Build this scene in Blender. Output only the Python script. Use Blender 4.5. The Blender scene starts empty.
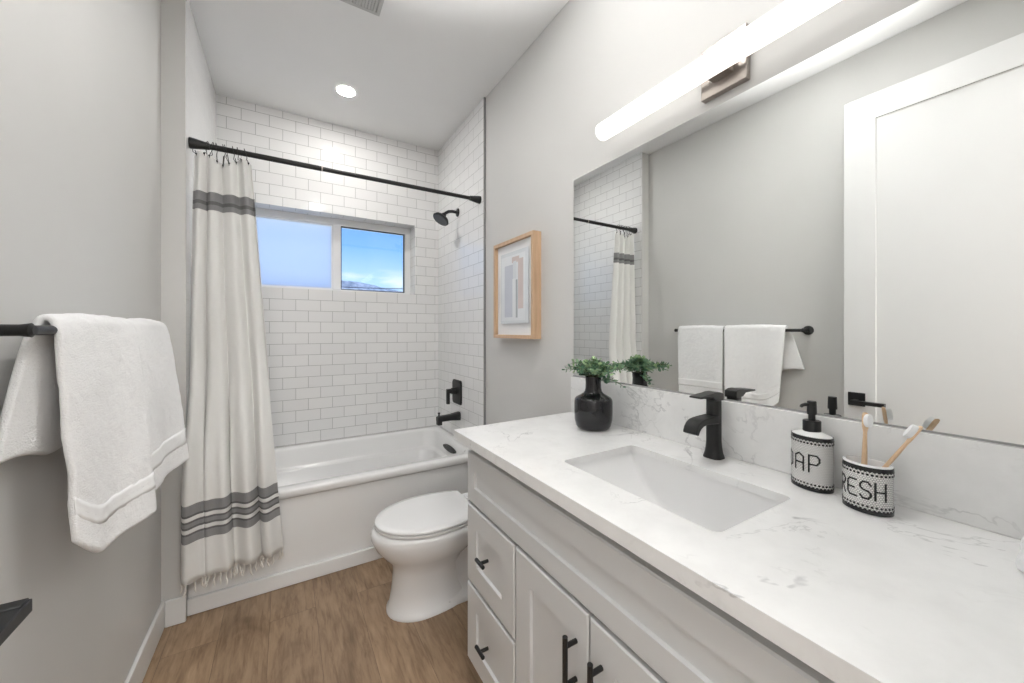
import bpy, bmesh, math, random
from mathutils import Vector, Matrix, noise
R = math.radians
PI = math.pi
SC = bpy.context.scene
COL = SC.collection
random.seed(7)

# ------------------------------------------------------------------ camera
FPX, YAW, CY, CAMZ = 376.86, 0.5413, 330.36, 1.2968
cam_d = bpy.data.cameras.new('camera')
cam = bpy.data.objects.new('camera', cam_d)
COL.objects.link(cam)
cam.location = (0, 0, CAMZ)
cam.rotation_euler = (R(90), 0, -YAW)
cam_d.sensor_fit = 'HORIZONTAL'
cam_d.sensor_width = 36
cam_d.lens = FPX / 1024 * 36
cam_d.shift_y = (CY - 341.5) / 1024
cam_d.clip_start = 0.01
cam_d.clip_end = 2000
SC.camera = cam

# ------------------------------------------------------------------ exposure, world, lights
SC.view_settings.view_transform = 'Standard'
SC.view_settings.look = 'None'
SC.view_settings.gamma = 1
SC.view_settings.exposure = 0.62
SC.view_settings.use_curve_mapping = False

BAR_L = 0.95        # vanity bar radiance
CAN_L = 150.0      # recessed lamp over the tub
ROOM_L = 95.0      # recessed lamp added out of view over the middle of the room
HALL_W = 50.0      # fill light added in the hall behind the doorway

world = bpy.data.worlds.new('world')
SC.world = world
world.use_nodes = True
wn, wl = world.node_tree.nodes, world.node_tree.links
wn.clear()
w_out = wn.new('ShaderNodeOutputWorld')
w_bg = wn.new('ShaderNodeBackground')
w_tc = wn.new('ShaderNodeTexCoord')
w_sep = wn.new('ShaderNodeSeparateXYZ')
w_ramp = wn.new('ShaderNodeValToRGB')
els = w_ramp.color_ramp.elements
els[0].position, els[0].color = 0.02, (0.52, 0.68, 0.88, 1)
els[1].position, els[1].color = 0.34, (0.07, 0.23, 0.68, 1)
e = els.new(0.13); e.color = (0.36, 0.56, 0.86, 1)
e = els.new(0.20); e.color = (0.19, 0.40, 0.80, 1)
w_noise = wn.new('ShaderNodeTexNoise')
w_map = wn.new('ShaderNodeMapping')
w_map.inputs['Scale'].default_value = (9, 9, 40)
w_noise.inputs['Scale'].default_value = 1.0
w_noise.inputs['Detail'].default_value = 6
w_cr = wn.new('ShaderNodeValToRGB')
w_cr.color_ramp.elements[0].position = 0.48
w_cr.color_ramp.elements[1].position = 0.66
w_band = wn.new('ShaderNodeMapRange')
w_band.inputs['From Min'].default_value = 0.155
w_band.inputs['From Max'].default_value = 0.115
w_mul = wn.new('ShaderNodeMath'); w_mul.operation = 'MULTIPLY'
w_mix = wn.new('ShaderNodeMix'); w_mix.data_type = 'RGBA'
w_mix.inputs['B'].default_value = (0.66, 0.73, 0.82, 1)
wl.new(w_tc.outputs['Generated'], w_sep.inputs[0])
wl.new(w_sep.outputs['Z'], w_ramp.inputs['Fac'])
wl.new(w_tc.outputs['Generated'], w_map.inputs['Vector'])
wl.new(w_map.outputs[0], w_noise.inputs['Vector'])
wl.new(w_noise.outputs['Fac'], w_cr.inputs['Fac'])
wl.new(w_sep.outputs['Z'], w_band.inputs['Value'])
wl.new(w_cr.outputs['Color'], w_mul.inputs[0])
wl.new(w_band.outputs['Result'], w_mul.inputs[1])
wl.new(w_mul.outputs[0], w_mix.inputs['Factor'])
wl.new(w_ramp.outputs['Color'], w_mix.inputs['A'])
wl.new(w_mix.outputs['Result'], w_bg.inputs['Color'])
w_bg.inputs['Strength'].default_value = 1.05
wl.new(w_bg.outputs[0], w_out.inputs[0])

# added fill light in the unseen hall, shining in through the doorway
hl_d = bpy.data.lights.new('hall_fill', 'AREA')
hl_d.shape = 'RECTANGLE'; hl_d.size = 1.6; hl_d.size_y = 1.2
hl_d.energy = HALL_W; hl_d.color = (1.0, 0.985, 0.96)
hl = bpy.data.objects.new('hall_fill', hl_d)
COL.objects.link(hl)
hl.location = (0.3, -1.35, 2.78)

# added unseen fill mid-room, aimed up like a photographer's flash bounced off the ceiling
fl_d = bpy.data.lights.new('bounce_fill', 'AREA')
fl_d.shape = 'DISK'; fl_d.size = 0.45
fl_d.energy = 9.0; fl_d.spread = R(50); fl_d.color = (1.0, 1.0, 0.99)
fl = bpy.data.objects.new('bounce_fill', fl_d)
COL.objects.link(fl)
fl.location = (0.36, 0.74, 0.95)
fl.rotation_euler = (R(180 - 3), 0, 0)

# sun behind the house: lights the hillside outside, cannot reach the window
su_d = bpy.data.lights.new('sun', 'SUN'); su_d.energy = 1.6; su_d.angle = R(0.5); su_d.color = (1.0, 0.96, 0.9)
su = bpy.data.objects.new('sun', su_d); COL.objects.link(su)
su.rotation_euler = (R(55), 0, R(-25))

# ------------------------------------------------------------------ key dimensions (metres)
XL, XA, XW = -0.465, -0.383, 1.126      # left wall, alcove left tile, right wall
YRET, YTUB, YB = 2.196, 2.217, 3.077    # wall return, tub front, back wall tile
ZC = 2.825
TILE_R = XW - 0.010
CX, CYE, CH = 0.535, 1.322, 0.9284      # counter front edge, far end, top
BSX, BSZ = 1.106, 1.089                 # backsplash face and top

# ------------------------------------------------------------------ materials
def new_mat(name):
    m = bpy.data.materials.new(name); m.use_nodes = True
    nt = m.node_tree
    b = nt.nodes['Principled BSDF']
    return m, nt, nt.nodes, nt.links, b

def setp(b, **kw):
    for k, v in kw.items():
        b.inputs[k.replace('_', ' ')].default_value = v

def coords(nt, scale=(1, 1, 1), loc=(0, 0, 0), rot=(0, 0, 0), out='Object'):
    tc = nt.nodes.new('ShaderNodeTexCoord'); mp = nt.nodes.new('ShaderNodeMapping')
    mp.inputs['Scale'].default_value = scale; mp.inputs['Location'].default_value = loc
    mp.inputs['Rotation'].default_value = rot
    nt.links.new(tc.outputs[out], mp.inputs['Vector'])
    return mp.outputs['Vector']

def noise_tex(nt, vec, scale, detail=4, rough=0.5, dist=0.0):
    n = nt.nodes.new('ShaderNodeTexNoise')
    n.inputs['Scale'].default_value = scale; n.inputs['Detail'].default_value = detail
    n.inputs['Roughness'].default_value = rough; n.inputs['Distortion'].default_value = dist
    if vec: nt.links.new(vec, n.inputs['Vector'])
    return n.outputs['Fac']

def ramp(nt, fac, stops, interp='LINEAR'):
    r = nt.nodes.new('ShaderNodeValToRGB')
    r.color_ramp.interpolation = interp
    el = r.color_ramp.elements
    while len(el) > 1: el.remove(el[-1])
    el[0].position = stops[0][0]; el[0].color = (*stops[0][1], 1) if len(stops[0][1]) == 3 else stops[0][1]
    for p, c in stops[1:]:
        q = el.new(p); q.color = (*c, 1) if len(c) == 3 else c
    nt.links.new(fac, r.inputs['Fac'])
    return r.outputs['Color']

def bump(nt, b, h, strength=0.3, dist=0.002):
    n = nt.nodes.new('ShaderNodeBump')
    n.inputs['Strength'].default_value = strength; n.inputs['Distance'].default_value = dist
    nt.links.new(h, n.inputs['Height']); nt.links.new(n.outputs['Normal'], b.inputs['Normal'])

def mathn(nt, op, a, c=None, d=None):
    n = nt.nodes.new('ShaderNodeMath'); n.operation = op
    for i, v in enumerate((a, c, d)):
        if v is None: continue
        if isinstance(v, (int, float)): n.inputs[i].default_value = v
        else: nt.links.new(v, n.inputs[i])
    return n.outputs[0]

def mixc(nt, fac, a, c):
    n = nt.nodes.new('ShaderNodeMix'); n.data_type = 'RGBA'
    if isinstance(fac, float): n.inputs['Factor'].default_value = fac
    else: nt.links.new(fac, n.inputs['Factor'])
    for k, v in (('A', a), ('B', c)):
        if isinstance(v, tuple): n.inputs[k].default_value = (*v, 1) if len(v) == 3 else v
        else: nt.links.new(v, n.inputs[k])
    return n.outputs['Result']

def paint(name, col, rough=0.5, var=0.03, bscale=260, bstr=0.06, **kw):
    """painted / moulded surface with faint mottling and orange-peel"""
    m, nt, n, l, b = new_mat(name)
    v = coords(nt)
    f = noise_tex(nt, v, 3.0, 3)
    lo = tuple(c * (1 - var) for c in col); hi = tuple(min(1, c * (1 + var)) for c in col)
    l.new(ramp(nt, f, [(0.3, lo), (0.7, hi)]), b.inputs['Base Color'])
    setp(b, Roughness=rough, **kw)
    if bstr: bump(nt, b, noise_tex(nt, v, bscale, 2), bstr, 0.001)
    return m

M = {}
M['wall'] = paint('wall_paint', (0.655, 0.65, 0.635), 0.55, 0.012, 180, 0.08)
M['ceil'] = paint('ceiling_paint', (0.90, 0.90, 0.895), 0.7, 0.01, 180, 0.06)
M['trimw'] = paint('white_trim_paint', (0.80, 0.80, 0.79), 0.35, 0.01, 120, 0.02)
M['doorw'] = paint('white_door_paint', (0.80, 0.80, 0.80), 0.38, 0.01, 120, 0.02)
M['cab'] = paint('cabinet_paint', (0.69, 0.70, 0.705), 0.32, 0.012, 120, 0.02)
M['ceramic'] = paint('white_ceramic', (0.84, 0.84, 0.84), 0.07, 0.006, 60, 0.0)
M['acrylic'] = paint('white_acrylic', (0.85, 0.85, 0.845), 0.14, 0.006, 60, 0.0)
M['black'] = paint('matte_black_metal', (0.009, 0.0095, 0.010), 0.42, 0.1, 400, 0.03)
M['blackcer'] = paint('black_glazed_ceramic', (0.010, 0.010, 0.012), 0.09, 0.2, 30, 0.02)
M['vinyl'] = paint('white_vinyl', (0.89, 0.895, 0.90), 0.35, 0.01, 100, 0.0)
M['gasket'] = paint('dark_gasket', (0.05, 0.055, 0.06), 0.5, 0.05, 100, 0.0)
M['nickel'] = paint('brushed_nickel', (0.42, 0.38, 0.35), 0.32, 0.05, 300, 0.03, Metallic=1.0)
M['edge'] = paint('grey_edge_trim', (0.27, 0.27, 0.27), 0.4, 0.03, 100, 0.0)
M['sprayface'] = paint('dark_rubber_nozzles', (0.07, 0.07, 0.072), 0.45, 0.2, 500, 0.4)
M['mat'] = paint('white_mat_board', (0.89, 0.90, 0.91), 0.8, 0.01, 300, 0.04)
M['bristle'] = paint('white_bristles', (0.85, 0.86, 0.87), 0.6, 0.02, 900, 0.4)
M['stem'] = paint('green_brown_stem', (0.10, 0.12, 0.05), 0.6, 0.15, 200, 0.1)
M['grille'] = paint('grey_vent_plastic', (0.55, 0.55, 0.54), 0.5, 0.02, 100, 0.0)
M['wire'] = paint('dark_cable', (0.03, 0.03, 0.035), 0.6, 0.1, 10, 0.0)
M['cham'] = paint('black_mosaic_glaze', (0.012, 0.012, 0.013), 0.25, 0.1, 400, 0.0)

def mat_tile(pz, px_back, px_side):
    m, nt, n, l, b = new_mat('white_subway_tile')
    tc = n.new('ShaderNodeTexCoord'); sp = n.new('ShaderNodeSeparateXYZ')
    l.new(tc.outputs['Object'], sp.inputs[0])
    ge = n.new('ShaderNodeNewGeometry'); sn = n.new('ShaderNodeSeparateXYZ')
    l.new(ge.outputs['True Normal'], sn.inputs[0])
    side = mathn(nt, 'GREATER_THAN', mathn(nt, 'ABSOLUTE', sn.outputs['X']), 0.5)
    flat = mathn(nt, 'GREATER_THAN', mathn(nt, 'ABSOLUTE', sn.outputs['Z']), 0.5)
    xb = mathn(nt, 'ADD', sp.outputs['X'], px_back); ys = mathn(nt, 'ADD', sp.outputs['Y'], px_side)
    u = mathn(nt, 'ADD', mathn(nt, 'MULTIPLY', xb, mathn(nt, 'SUBTRACT', 1.0, side)), mathn(nt, 'MULTIPLY', ys, side))
    zz = mathn(nt, 'ADD', sp.outputs['Z'], pz)
    v = mathn(nt, 'ADD', mathn(nt, 'MULTIPLY', zz, mathn(nt, 'SUBTRACT', 1.0, flat)), mathn(nt, 'MULTIPLY', sp.outputs['Y'], flat))
    cb = n.new('ShaderNodeCombineXYZ'); l.new(u, cb.inputs[0]); l.new(v, cb.inputs[1])
    br = n.new('ShaderNodeTexBrick')
    br.offset = 0.5
    for k, val in (('Scale', 1.0), ('Mortar Size', 0.0016), ('Mortar Smooth', 0.15), ('Bias', 0.0), ('Brick Width', 0.1576), ('Row Height', 0.0788)):
        br.inputs[k].default_value = val
    br.inputs['Color1'].default_value = (0.85, 0.85, 0.85, 1)
    br.inputs['Color2'].default_value = (0.88, 0.88, 0.875, 1)
    br.inputs['Mortar'].default_value = (0.44, 0.44, 0.435, 1)
    l.new(cb.outputs[0], br.inputs['Vector'])
    l.new(br.outputs['Color'], b.inputs['Base Color'])
    rr = mathn(nt, 'MULTIPLY_ADD', br.outputs['Fac'], 0.6, 0.08)
    l.new(rr, b.inputs['Roughness'])
    h = mathn(nt, 'SUBTRACT', mathn(nt, 'MULTIPLY', noise_tex(nt, cb.outputs[0], 14, 1), 0.35), br.outputs['Fac'])
    bump(nt, b, h, 0.35, 0.0015)
    return m
M['tile'] = mat_tile(0.0608, 0.0948, -2.297)

def mat_floor():
    m, nt, n, l, b = new_mat('oak_vinyl_planks')
    tc = n.new('ShaderNodeTexCoord'); sp = n.new('ShaderNodeSeparateXYZ'); l.new(tc.outputs['Object'], sp.inputs[0])
    cb = n.new('ShaderNodeCombineXYZ')
    l.new(sp.outputs['Y'], cb.inputs[0]); l.new(mathn(nt, 'ADD', sp.outputs['X'], 0.06), cb.inputs[1])
    br = n.new('ShaderNodeTexBrick'); br.offset = 0.37
    for k, val in (('Scale', 1.0), ('Mortar Size', 0.0008), ('Mortar Smooth', 0.2), ('Bias', 0.0), ('Brick Width', 1.22), ('Row Height', 0.182)):
        br.inputs[k].default_value = val
    br.inputs['Color1'].default_value = (0, 0, 0, 1); br.inputs['Color2'].default_value = (1, 1, 1, 1)
    br.inputs['Mortar'].default_value = (0.5, 0.5, 0.5, 1)
    l.new(cb.outputs[0], br.inputs['Vector'])
    rnd = n.new('ShaderNodeSeparateColor'); l.new(br.outputs['Color'], rnd.inputs[0])
    # per-plank shift of the grain
    cg = n.new('ShaderNodeCombineXYZ')
    l.new(mathn(nt, 'MULTIPLY', sp.outputs['X'], 1.0), cg.inputs[0])
    l.new(mathn(nt, 'MULTIPLY', sp.outputs['Y'], 0.13), cg.inputs[1])
    l.new(mathn(nt, 'MULTIPLY', rnd.outputs[0], 7.0), cg.inputs[2])
    fine = noise_tex(nt, cg.outputs[0], 60, 5, 0.6, 0.5)
    cg2 = n.new('ShaderNodeCombineXYZ')
    l.new(sp.outputs['X'], cg2.inputs[0]); l.new(mathn(nt, 'MULTIPLY', sp.outputs['Y'], 0.3), cg2.inputs[1]); l.new(mathn(nt, 'MULTIPLY', rnd.outputs[0], 9.0), cg2.inputs[2])
    broad = noise_tex(nt, cg2.outputs[0], 7, 4, 0.55, 1.2)
    c1 = ramp(nt, fine, [(0.30, (0.235, 0.152, 0.090)), (0.52, (0.345, 0.236, 0.148)), (0.75, (0.43, 0.305, 0.198))])
    c2 = ramp(nt, broad, [(0.30, (0.66, 0.63, 0.60)), (0.5, (0.97, 0.96, 0.95)), (0.75, (1.12, 1.12, 1.12))])
    mu = n.new('ShaderNodeMix'); mu.data_type = 'RGBA'; mu.blend_type = 'MULTIPLY'; mu.inputs['Factor'].default_value = 1
    l.new(c1, mu.inputs['A']); l.new(c2, mu.inputs['B'])
    tone = ramp(nt, rnd.outputs[0], [(0.0, (0.88, 0.87, 0.86)), (1.0, (1.08, 1.07, 1.06))])
    mu2 = n.new('ShaderNodeMix'); mu2.data_type = 'RGBA'; mu2.blend_type = 'MULTIPLY'; mu2.inputs['Factor'].default_value = 1
    l.new(mu.outputs['Result'], mu2.inputs['A']); l.new(tone, mu2.inputs['B'])
    l.new(mixc(nt, mathn(nt, 'MULTIPLY', br.outputs['Fac'], 0.6), mu2.outputs['Result'], (0.06, 0.04, 0.025)), b.inputs['Base Color'])
    setp(b, Roughness=0.42)
    bump(nt, b, mathn(nt, 'SUBTRACT', mathn(nt, 'MULTIPLY', fine, 0.4), br.outputs['Fac']), 0.25, 0.001)
    return m
M['floor'] = mat_floor()

def mat_quartz():
    m, nt, n, l, b = new_mat('veined_white_quartz')
    v = coords(nt, rot=(0.4, 0.3, 0.7))
    def vein(scale, width, dist, thr, off):
        vv = coords(nt, loc=(off, off * 2, off * 3), rot=(0.5, 0.2, 0.5 + off))
        f = noise_tex(nt, vv, scale, 6, 0.62, dist)
        d = mathn(nt, 'ABSOLUTE', mathn(nt, 'SUBTRACT', f, 0.5))
        line = n.new('ShaderNodeMapRange'); line.inputs['From Min'].default_value = width; line.inputs['From Max'].default_value = 0.0
        l.new(d, line.inputs['Value'])
        mk = noise_tex(nt, vv, scale * 1.3, 3)
        mr = n.new('ShaderNodeMapRange'); mr.inputs['From Min'].default_value = thr; mr.inputs['From Max'].default_value = thr + 0.12
        l.new(mk, mr.inputs['Value'])
        return mathn(nt, 'MULTIPLY', line.outputs[0], mr.outputs[0])
    v1 = vein(2.2, 0.010, 0.6, 0.50, 0.31)
    v3 = vein(3.0, 0.008, 0.7, 0.49, 2.45)
    v2 = vein(6.0, 0.022, 0.8, 0.52, 1.7)
    cloud = noise_tex(nt, v, 9, 6, 0.6)
    base = ramp(nt, cloud, [(0.3, (0.79, 0.79, 0.785)), (0.6, (0.86, 0.86, 0.855))])
    c = mixc(nt, mathn(nt, 'MULTIPLY', v2, 0.16), base, (0.50, 0.49, 0.48))
    c = mixc(nt, mathn(nt, 'MULTIPLY', v1, 0.7), c, (0.36, 0.36, 0.37))
    c = mixc(nt, mathn(nt, 'MULTIPLY', v3, 0.45), c, (0.40, 0.40, 0.40))
    l.new(c, b.inputs['Base Color'])
    setp(b, Roughness=0.16)
    return m
M['quartz'] = mat_quartz()

def mat_towel():
    m, nt, n, l, b = new_mat('white_terry_cloth')
    v = coords(nt)
    f1 = noise_tex(nt, v, 260, 3, 0.7); f2 = noise_tex(nt, v, 60, 3)
    h = mathn(nt, 'ADD', mathn(nt, 'MULTIPLY', f1, 1.0), mathn(nt, 'MULTIPLY', f2, 0.8))
    l.new(ramp(nt, f2, [(0.3, (0.925, 0.925, 0.93)), (0.7, (0.95, 0.95, 0.95))]), b.inputs['Base Color'])
    setp(b, Roughness=0.95, Sheen_Weight=0.4)
    bump(nt, b, h, 0.75, 0.004)
    return m
M['towel'] = mat_towel()
M['hem'] = paint('woven_towel_band', (0.93, 0.93, 0.93), 0.85, 0.01, 500, 0.2)

def mat_curtain():
    m, nt, n, l, b = new_mat('striped_linen_curtain')
    uv = n.new('ShaderNodeUVMap'); sp = n.new('ShaderNodeSeparateXYZ'); l.new(uv.outputs[0], sp.inputs[0])
    z = sp.outputs['Y']                      # height above the floor along the cloth / 2.2
    cr, g, dk, lt = (0.93, 0.925, 0.905), (0.28, 0.28, 0.285), (0.13, 0.13, 0.135), (0.88, 0.875, 0.86)
    S = 1 / 2.2
    def st(p, c): return (p * S, c)
    stops = [(0.0, cr), st(.372, g), st(.408, dk), st(.416, lt), st(.433, dk), st(.440, g), st(.463, dk), st(.470, lt), st(.487, dk), st(.494, g), st(.535, cr),
             st(1.862, g), st(1.884, lt), st(1.887, dk), st(1.903, g), st(1.920, lt), st(1.924, g), st(1.950, cr)]
    c = ramp(nt, z, stops, 'CONSTANT')
    wv = n.new('ShaderNodeTexWave'); wv.bands_direction = 'X'; wv.inputs['Scale'].default_value = 240; wv.inputs['Distortion'].default_value = 1.5
    l.new(uv.outputs[0], wv.inputs['Vector'])
    wz = noise_tex(nt, coords(nt, (300, 300, 40)), 1.0, 2)
    c = mixc(nt, mathn(nt, 'MULTIPLY', wz, 0.14), c, (0.66, 0.64, 0.61))
    l.new(c, b.inputs['Base Color'])
    setp(b, Roughness=0.9, Sheen_Weight=0.15)
    bump(nt, b, noise_tex(nt, coords(nt), 350, 3), 0.25, 0.001)
    tr = n.new('ShaderNodeBsdfTranslucent'); l.new(c, tr.inputs['Color'])
    mx = n.new('ShaderNodeMixShader'); mx.inputs[0].default_value = 0.15
    l.new(b.outputs[0], mx.inputs[1]); l.new(tr.outputs[0], mx.inputs[2])
    l.new(mx.outputs[0], n['Material Output'].inputs['Surface'])
    return m
M['curtain'] = mat_curtain()
M['fringe'] = paint('cream_cotton_fringe', (0.76, 0.74, 0.70), 0.9, 0.05, 600, 0.3)

def mat_wood(name, lo, hi, axis=2, scale=60, rough=0.45):
    m, nt, n, l, b = new_mat(name)
    s = [1, 1, 1]; s[axis] = 0.07
    f = noise_tex(nt, coords(nt, tuple(s)), scale, 5, 0.6, 0.6)
    l.new(ramp(nt, f, [(0.3, lo), (0.7, hi)]), b.inputs['Base Color'])
    setp(b, Roughness=rough); bump(nt, b, f, 0.08, 0.001)
    return m
M['oak'] = mat_wood('pale_oak_frame', (0.56, 0.37, 0.23), (0.70, 0.49, 0.32))
M['bamboo'] = mat_wood('bamboo', (0.62, 0.42, 0.26), (0.72, 0.52, 0.34), 2, 200)

def mat_emit(name, col, s):
    m, nt, n, l, b = new_mat(name)
    setp(b, Base_Color=(*col, 1), Roughness=0.4)
    b.inputs['Emission Color'].default_value = (*col, 1); b.inputs['Emission Strength'].default_value = s
    return m
M['bar'] = mat_emit('glowing_bar_diffuser', (1.0, 0.975, 0.94), BAR_L)
M['can'] = mat_emit('glowing_lamp_lens', (1.0, 0.97, 0.93), CAN_L)
M['can_fill'] = mat_emit('added_room_fill_lens', (1.0, 0.97, 0.93), ROOM_L)

def mat_mirror():
    m, nt, n, l, b = new_mat('silvered_mirror')
    setp(b, Base_Color=(0.90, 0.915, 0.905, 1), Metallic=1.0, Roughness=0.004)
    return m
M['mirror'] = mat_mirror()

def mat_glass(name, tint, haze):
    m, nt, n, l, b = new_mat(name)
    t = n.new('ShaderNodeBsdfTransparent'); t.inputs['Color'].default_value = (*tint, 1)
    g = n.new('ShaderNodeBsdfGlossy'); g.inputs['Roughness'].default_value = 0.02
    fr = n.new('ShaderNodeFresnel'); fr.inputs['IOR'].default_value = 1.45
    mx = n.new('ShaderNodeMixShader'); l.new(fr.outputs[0], mx.inputs[0]); l.new(t.outputs[0], mx.inputs[1]); l.new(g.outputs[0], mx.inputs[2])
    last = t.outputs[0] if haze else mx.outputs[0]
    if haze:
        d = n.new('ShaderNodeBsdfTranslucent'); d.inputs['Color'].default_value = (0.98, 0.98, 0.98, 1)
        d2 = n.new('ShaderNodeBsdfDiffuse'); d2.inputs['Color'].default_value = (0.80, 0.83, 0.88, 1)
        m3 = n.new('ShaderNodeMixShader'); m3.inputs[0].default_value = 0.12; l.new(d.outputs[0], m3.inputs[1]); l.new(d2.outputs[0], m3.inputs[2])
        m2 = n.new('ShaderNodeMixShader')
        chk = noise_tex(nt, coords(nt), 700, 1)
        l.new(mathn(nt, 'MULTIPLY_ADD', chk, 0.10, haze - 0.05), m2.inputs[0])
        l.new(last, m2.inputs[1]); l.new(m3.outputs[0], m2.inputs[2]); last = m2.outputs[0]
    l.new(last, n['Material Output'].inputs['Surface'])
    return m
M['glass'] = mat_glass('window_glass', (0.97, 0.985, 0.99), 0)
M['screen'] = mat_glass('insect_screen_mesh', (0.99, 0.99, 1.0), 0.72)

def mat_leaf():
    m, nt, n, l, b = new_mat('eucalyptus_leaf')
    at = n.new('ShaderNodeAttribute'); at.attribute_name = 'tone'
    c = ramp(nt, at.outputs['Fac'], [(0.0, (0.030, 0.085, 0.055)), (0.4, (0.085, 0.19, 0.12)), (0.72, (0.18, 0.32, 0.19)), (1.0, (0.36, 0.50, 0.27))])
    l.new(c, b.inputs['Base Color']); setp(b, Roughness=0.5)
    return m
M['leaf'] = mat_leaf()

def mat_penny():
    m, nt, n, l, b = new_mat('white_penny_mosaic')
    uv = n.new('ShaderNodeUVMap')
    br = n.new('ShaderNodeTexBrick'); br.offset = 0.5
    for k, val in (('Scale', 1.0), ('Mortar Size', 0.00050), ('Mortar Smooth', 0.2), ('Brick Width', 0.0042), ('Row Height', 0.0037)):
        br.inputs[k].default_value = val
    br.inputs['Color1'].default_value = (0.80, 0.79, 0.77, 1); br.inputs['Color2'].default_value = (0.84, 0.83, 0.81, 1)
    br.inputs['Mortar'].default_value = (0.30, 0.30, 0.30, 1)
    l.new(uv.outputs[0], br.inputs['Vector']); l.new(br.outputs['Color'], b.inputs['Base Color'])
    setp(b, Roughness=0.25)
    bump(nt, b, mathn(nt, 'SUBTRACT', 1.0, br.outputs['Fac']), 0.4, 0.0006)
    return m
M['penny'] = mat_penny()

def mat_hill():
    m, nt, n, l, b = new_mat('dry_hillside')
    f = noise_tex(nt, coords(nt, (1, 0.4, 1)), 0.10, 6, 0.65)
    l.new(ramp(nt, f, [(0.36, (0.30, 0.32, 0.33)), (0.50, (0.50, 0.51, 0.50)), (0.62, (0.72, 0.72, 0.70))]), b.inputs['Base Color'])
    setp(b, Roughness=1.0)
    return m
M['hill'] = mat_hill()
M['artblue'] = paint('watercolour_blue_wash', (0.60, 0.63, 0.70), 0.8, 0.10, 300, 0.05)
M['artpale'] = paint('watercolour_pale_wash', (0.72, 0.76, 0.79), 0.8, 0.08, 300, 0.05)
M['artpink'] = paint('watercolour_rose_wash', (0.66, 0.58, 0.57), 0.8, 0.14, 300, 0.05)
M['artdark'] = paint('watercolour_slate_stroke', (0.42, 0.46, 0.49), 0.8, 0.2, 300, 0.05)
M['artwhite'] = paint('white_paper_stroke', (0.80, 0.83, 0.86), 0.8, 0.05, 300, 0.05)

# ------------------------------------------------------------------ mesh helpers
class MB:
    def __init__(s): s.bm = bmesh.new()
    def box(s, x0, x1, y0, y1, z0, z1, mi=0):
        vs = [s.bm.verts.new(p) for p in ((x0,y0,z0),(x1,y0,z0),(x1,y1,z0),(x0,y1,z0),(x0,y0,z1),(x1,y0,z1),(x1,y1,z1),(x0,y1,z1))]
        for f in ((0,3,2,1),(4,5,6,7),(0,1,5,4),(1,2,6,5),(2,3,7,6),(3,0,4,7)):
            fc = s.bm.faces.new([vs[i] for i in f]); fc.material_index = mi
        return s
    def loft(s, loops, cap0=True, cap1=True, closed=True, mi=0):
        rows = [[s.bm.verts.new(p) for p in lp] for lp in loops]
        n = len(rows[0]); m = n if closed else n - 1
        for a, b in zip(rows[:-1], rows[1:]):
            for i in range(m):
                j = (i + 1) % n
                s.bm.faces.new((a[i], a[j], b[j], b[i])).material_index = mi
        if cap0: s.bm.faces.new(rows[0][::-1]).material_index = mi
        if cap1: s.bm.faces.new(rows[-1]).material_index = mi
        return s
    def lathe(s, prof, c=(0,0,0), n=32, cap0=True, cap1=True, mi=0):
        s.loft([[(c[0]+r*math.cos(2*PI*i/n), c[1]+r*math.sin(2*PI*i/n), c[2]+z) for i in range(n)] for r, z in prof], cap0, cap1, True, mi)
        return s
    def tube(s, path, rad, n=12, mi=0, caps=True):
        pts = [Vector(p) for p in path]
        rads = rad if isinstance(rad, (list, tuple)) else [rad] * len(pts)
        loops = []; up = None
        for i, p in enumerate(pts):
            t = (pts[min(i+1, len(pts)-1)] - pts[max(i-1, 0)]).normalized()
            if up is None:
                up = Vector((0,0,1)) if abs(t.z) < 0.9 else Vector((1,0,0))
            a = (up - t * up.dot(t)).normalized(); b = t.cross(a); up = a
            loops.append([tuple(p + (a*math.cos(2*PI*k/n) + b*math.sin(2*PI*k/n)) * rads[i]) for k in range(n)])
        s.loft(loops, caps, caps, True, mi); return s
    def xform(s, mat):
        bmesh.ops.transform(s.bm, matrix=mat, verts=s.bm.verts); return s
    def obj(s, name, mats, parent=None, bevel=0, smooth=True, seg=2, subsurf=0, solid=0, angle=35):
        bmesh.ops.recalc_face_normals(s.bm, faces=s.bm.faces)
        me = bpy.data.meshes.new(name); s.bm.to_mesh(me); s.bm.free()
        for m in (mats if isinstance(mats, (list, tuple)) else [mats]): me.materials.append(m)
        o = bpy.data.objects.new(name, me); COL.objects.link(o)
        if parent: o.parent = parent; o.matrix_parent_inverse = Matrix.Translation(-parent.location) if parent.type == 'EMPTY' else Matrix()
        if solid:
            md = o.modifiers.new('solid', 'SOLIDIFY'); md.thickness = solid; md.offset = 0
        if bevel:
            md = o.modifiers.new('bevel', 'BEVEL'); md.width = bevel; md.segments = seg; md.limit_method = 'ANGLE'; md.angle_limit = R(30)
            md.harden_normals = False
        if subsurf:
            md = o.modifiers.new('sub', 'SUBSURF'); md.levels = subsurf; md.render_levels = subsurf
        if smooth:
            for p in me.polygons: p.use_smooth = True
            if not subsurf: me.set_sharp_from_angle(angle=R(angle))
        return o

def thing(name, label, cat, loc=(0,0,0), group=None):
    o = bpy.data.objects.new(name, None); COL.objects.link(o)
    o.empty_display_size = 0.05
    o.location = loc; tag(o, label, cat, group); return o

def tag(o, label, cat, group=None):
    o['label'] = label; o['category'] = cat
    if group: o['group'] = group
    return o

def struct(o): o['kind'] = 'structure'; return o

def rrect(x0, x1, y0, y1, r, z, n=6):
    pts = []
    for cx, cy, a0 in ((x1-r, y1-r, 0), (x0+r, y1-r, 90), (x0+r, y0+r, 180), (x1-r, y0+r, 270)):
        for i in range(n + 1):
            a = R(a0 + 90 * i / n); pts.append((cx + r*math.cos(a), cy + r*math.sin(a), z))
    return pts

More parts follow.
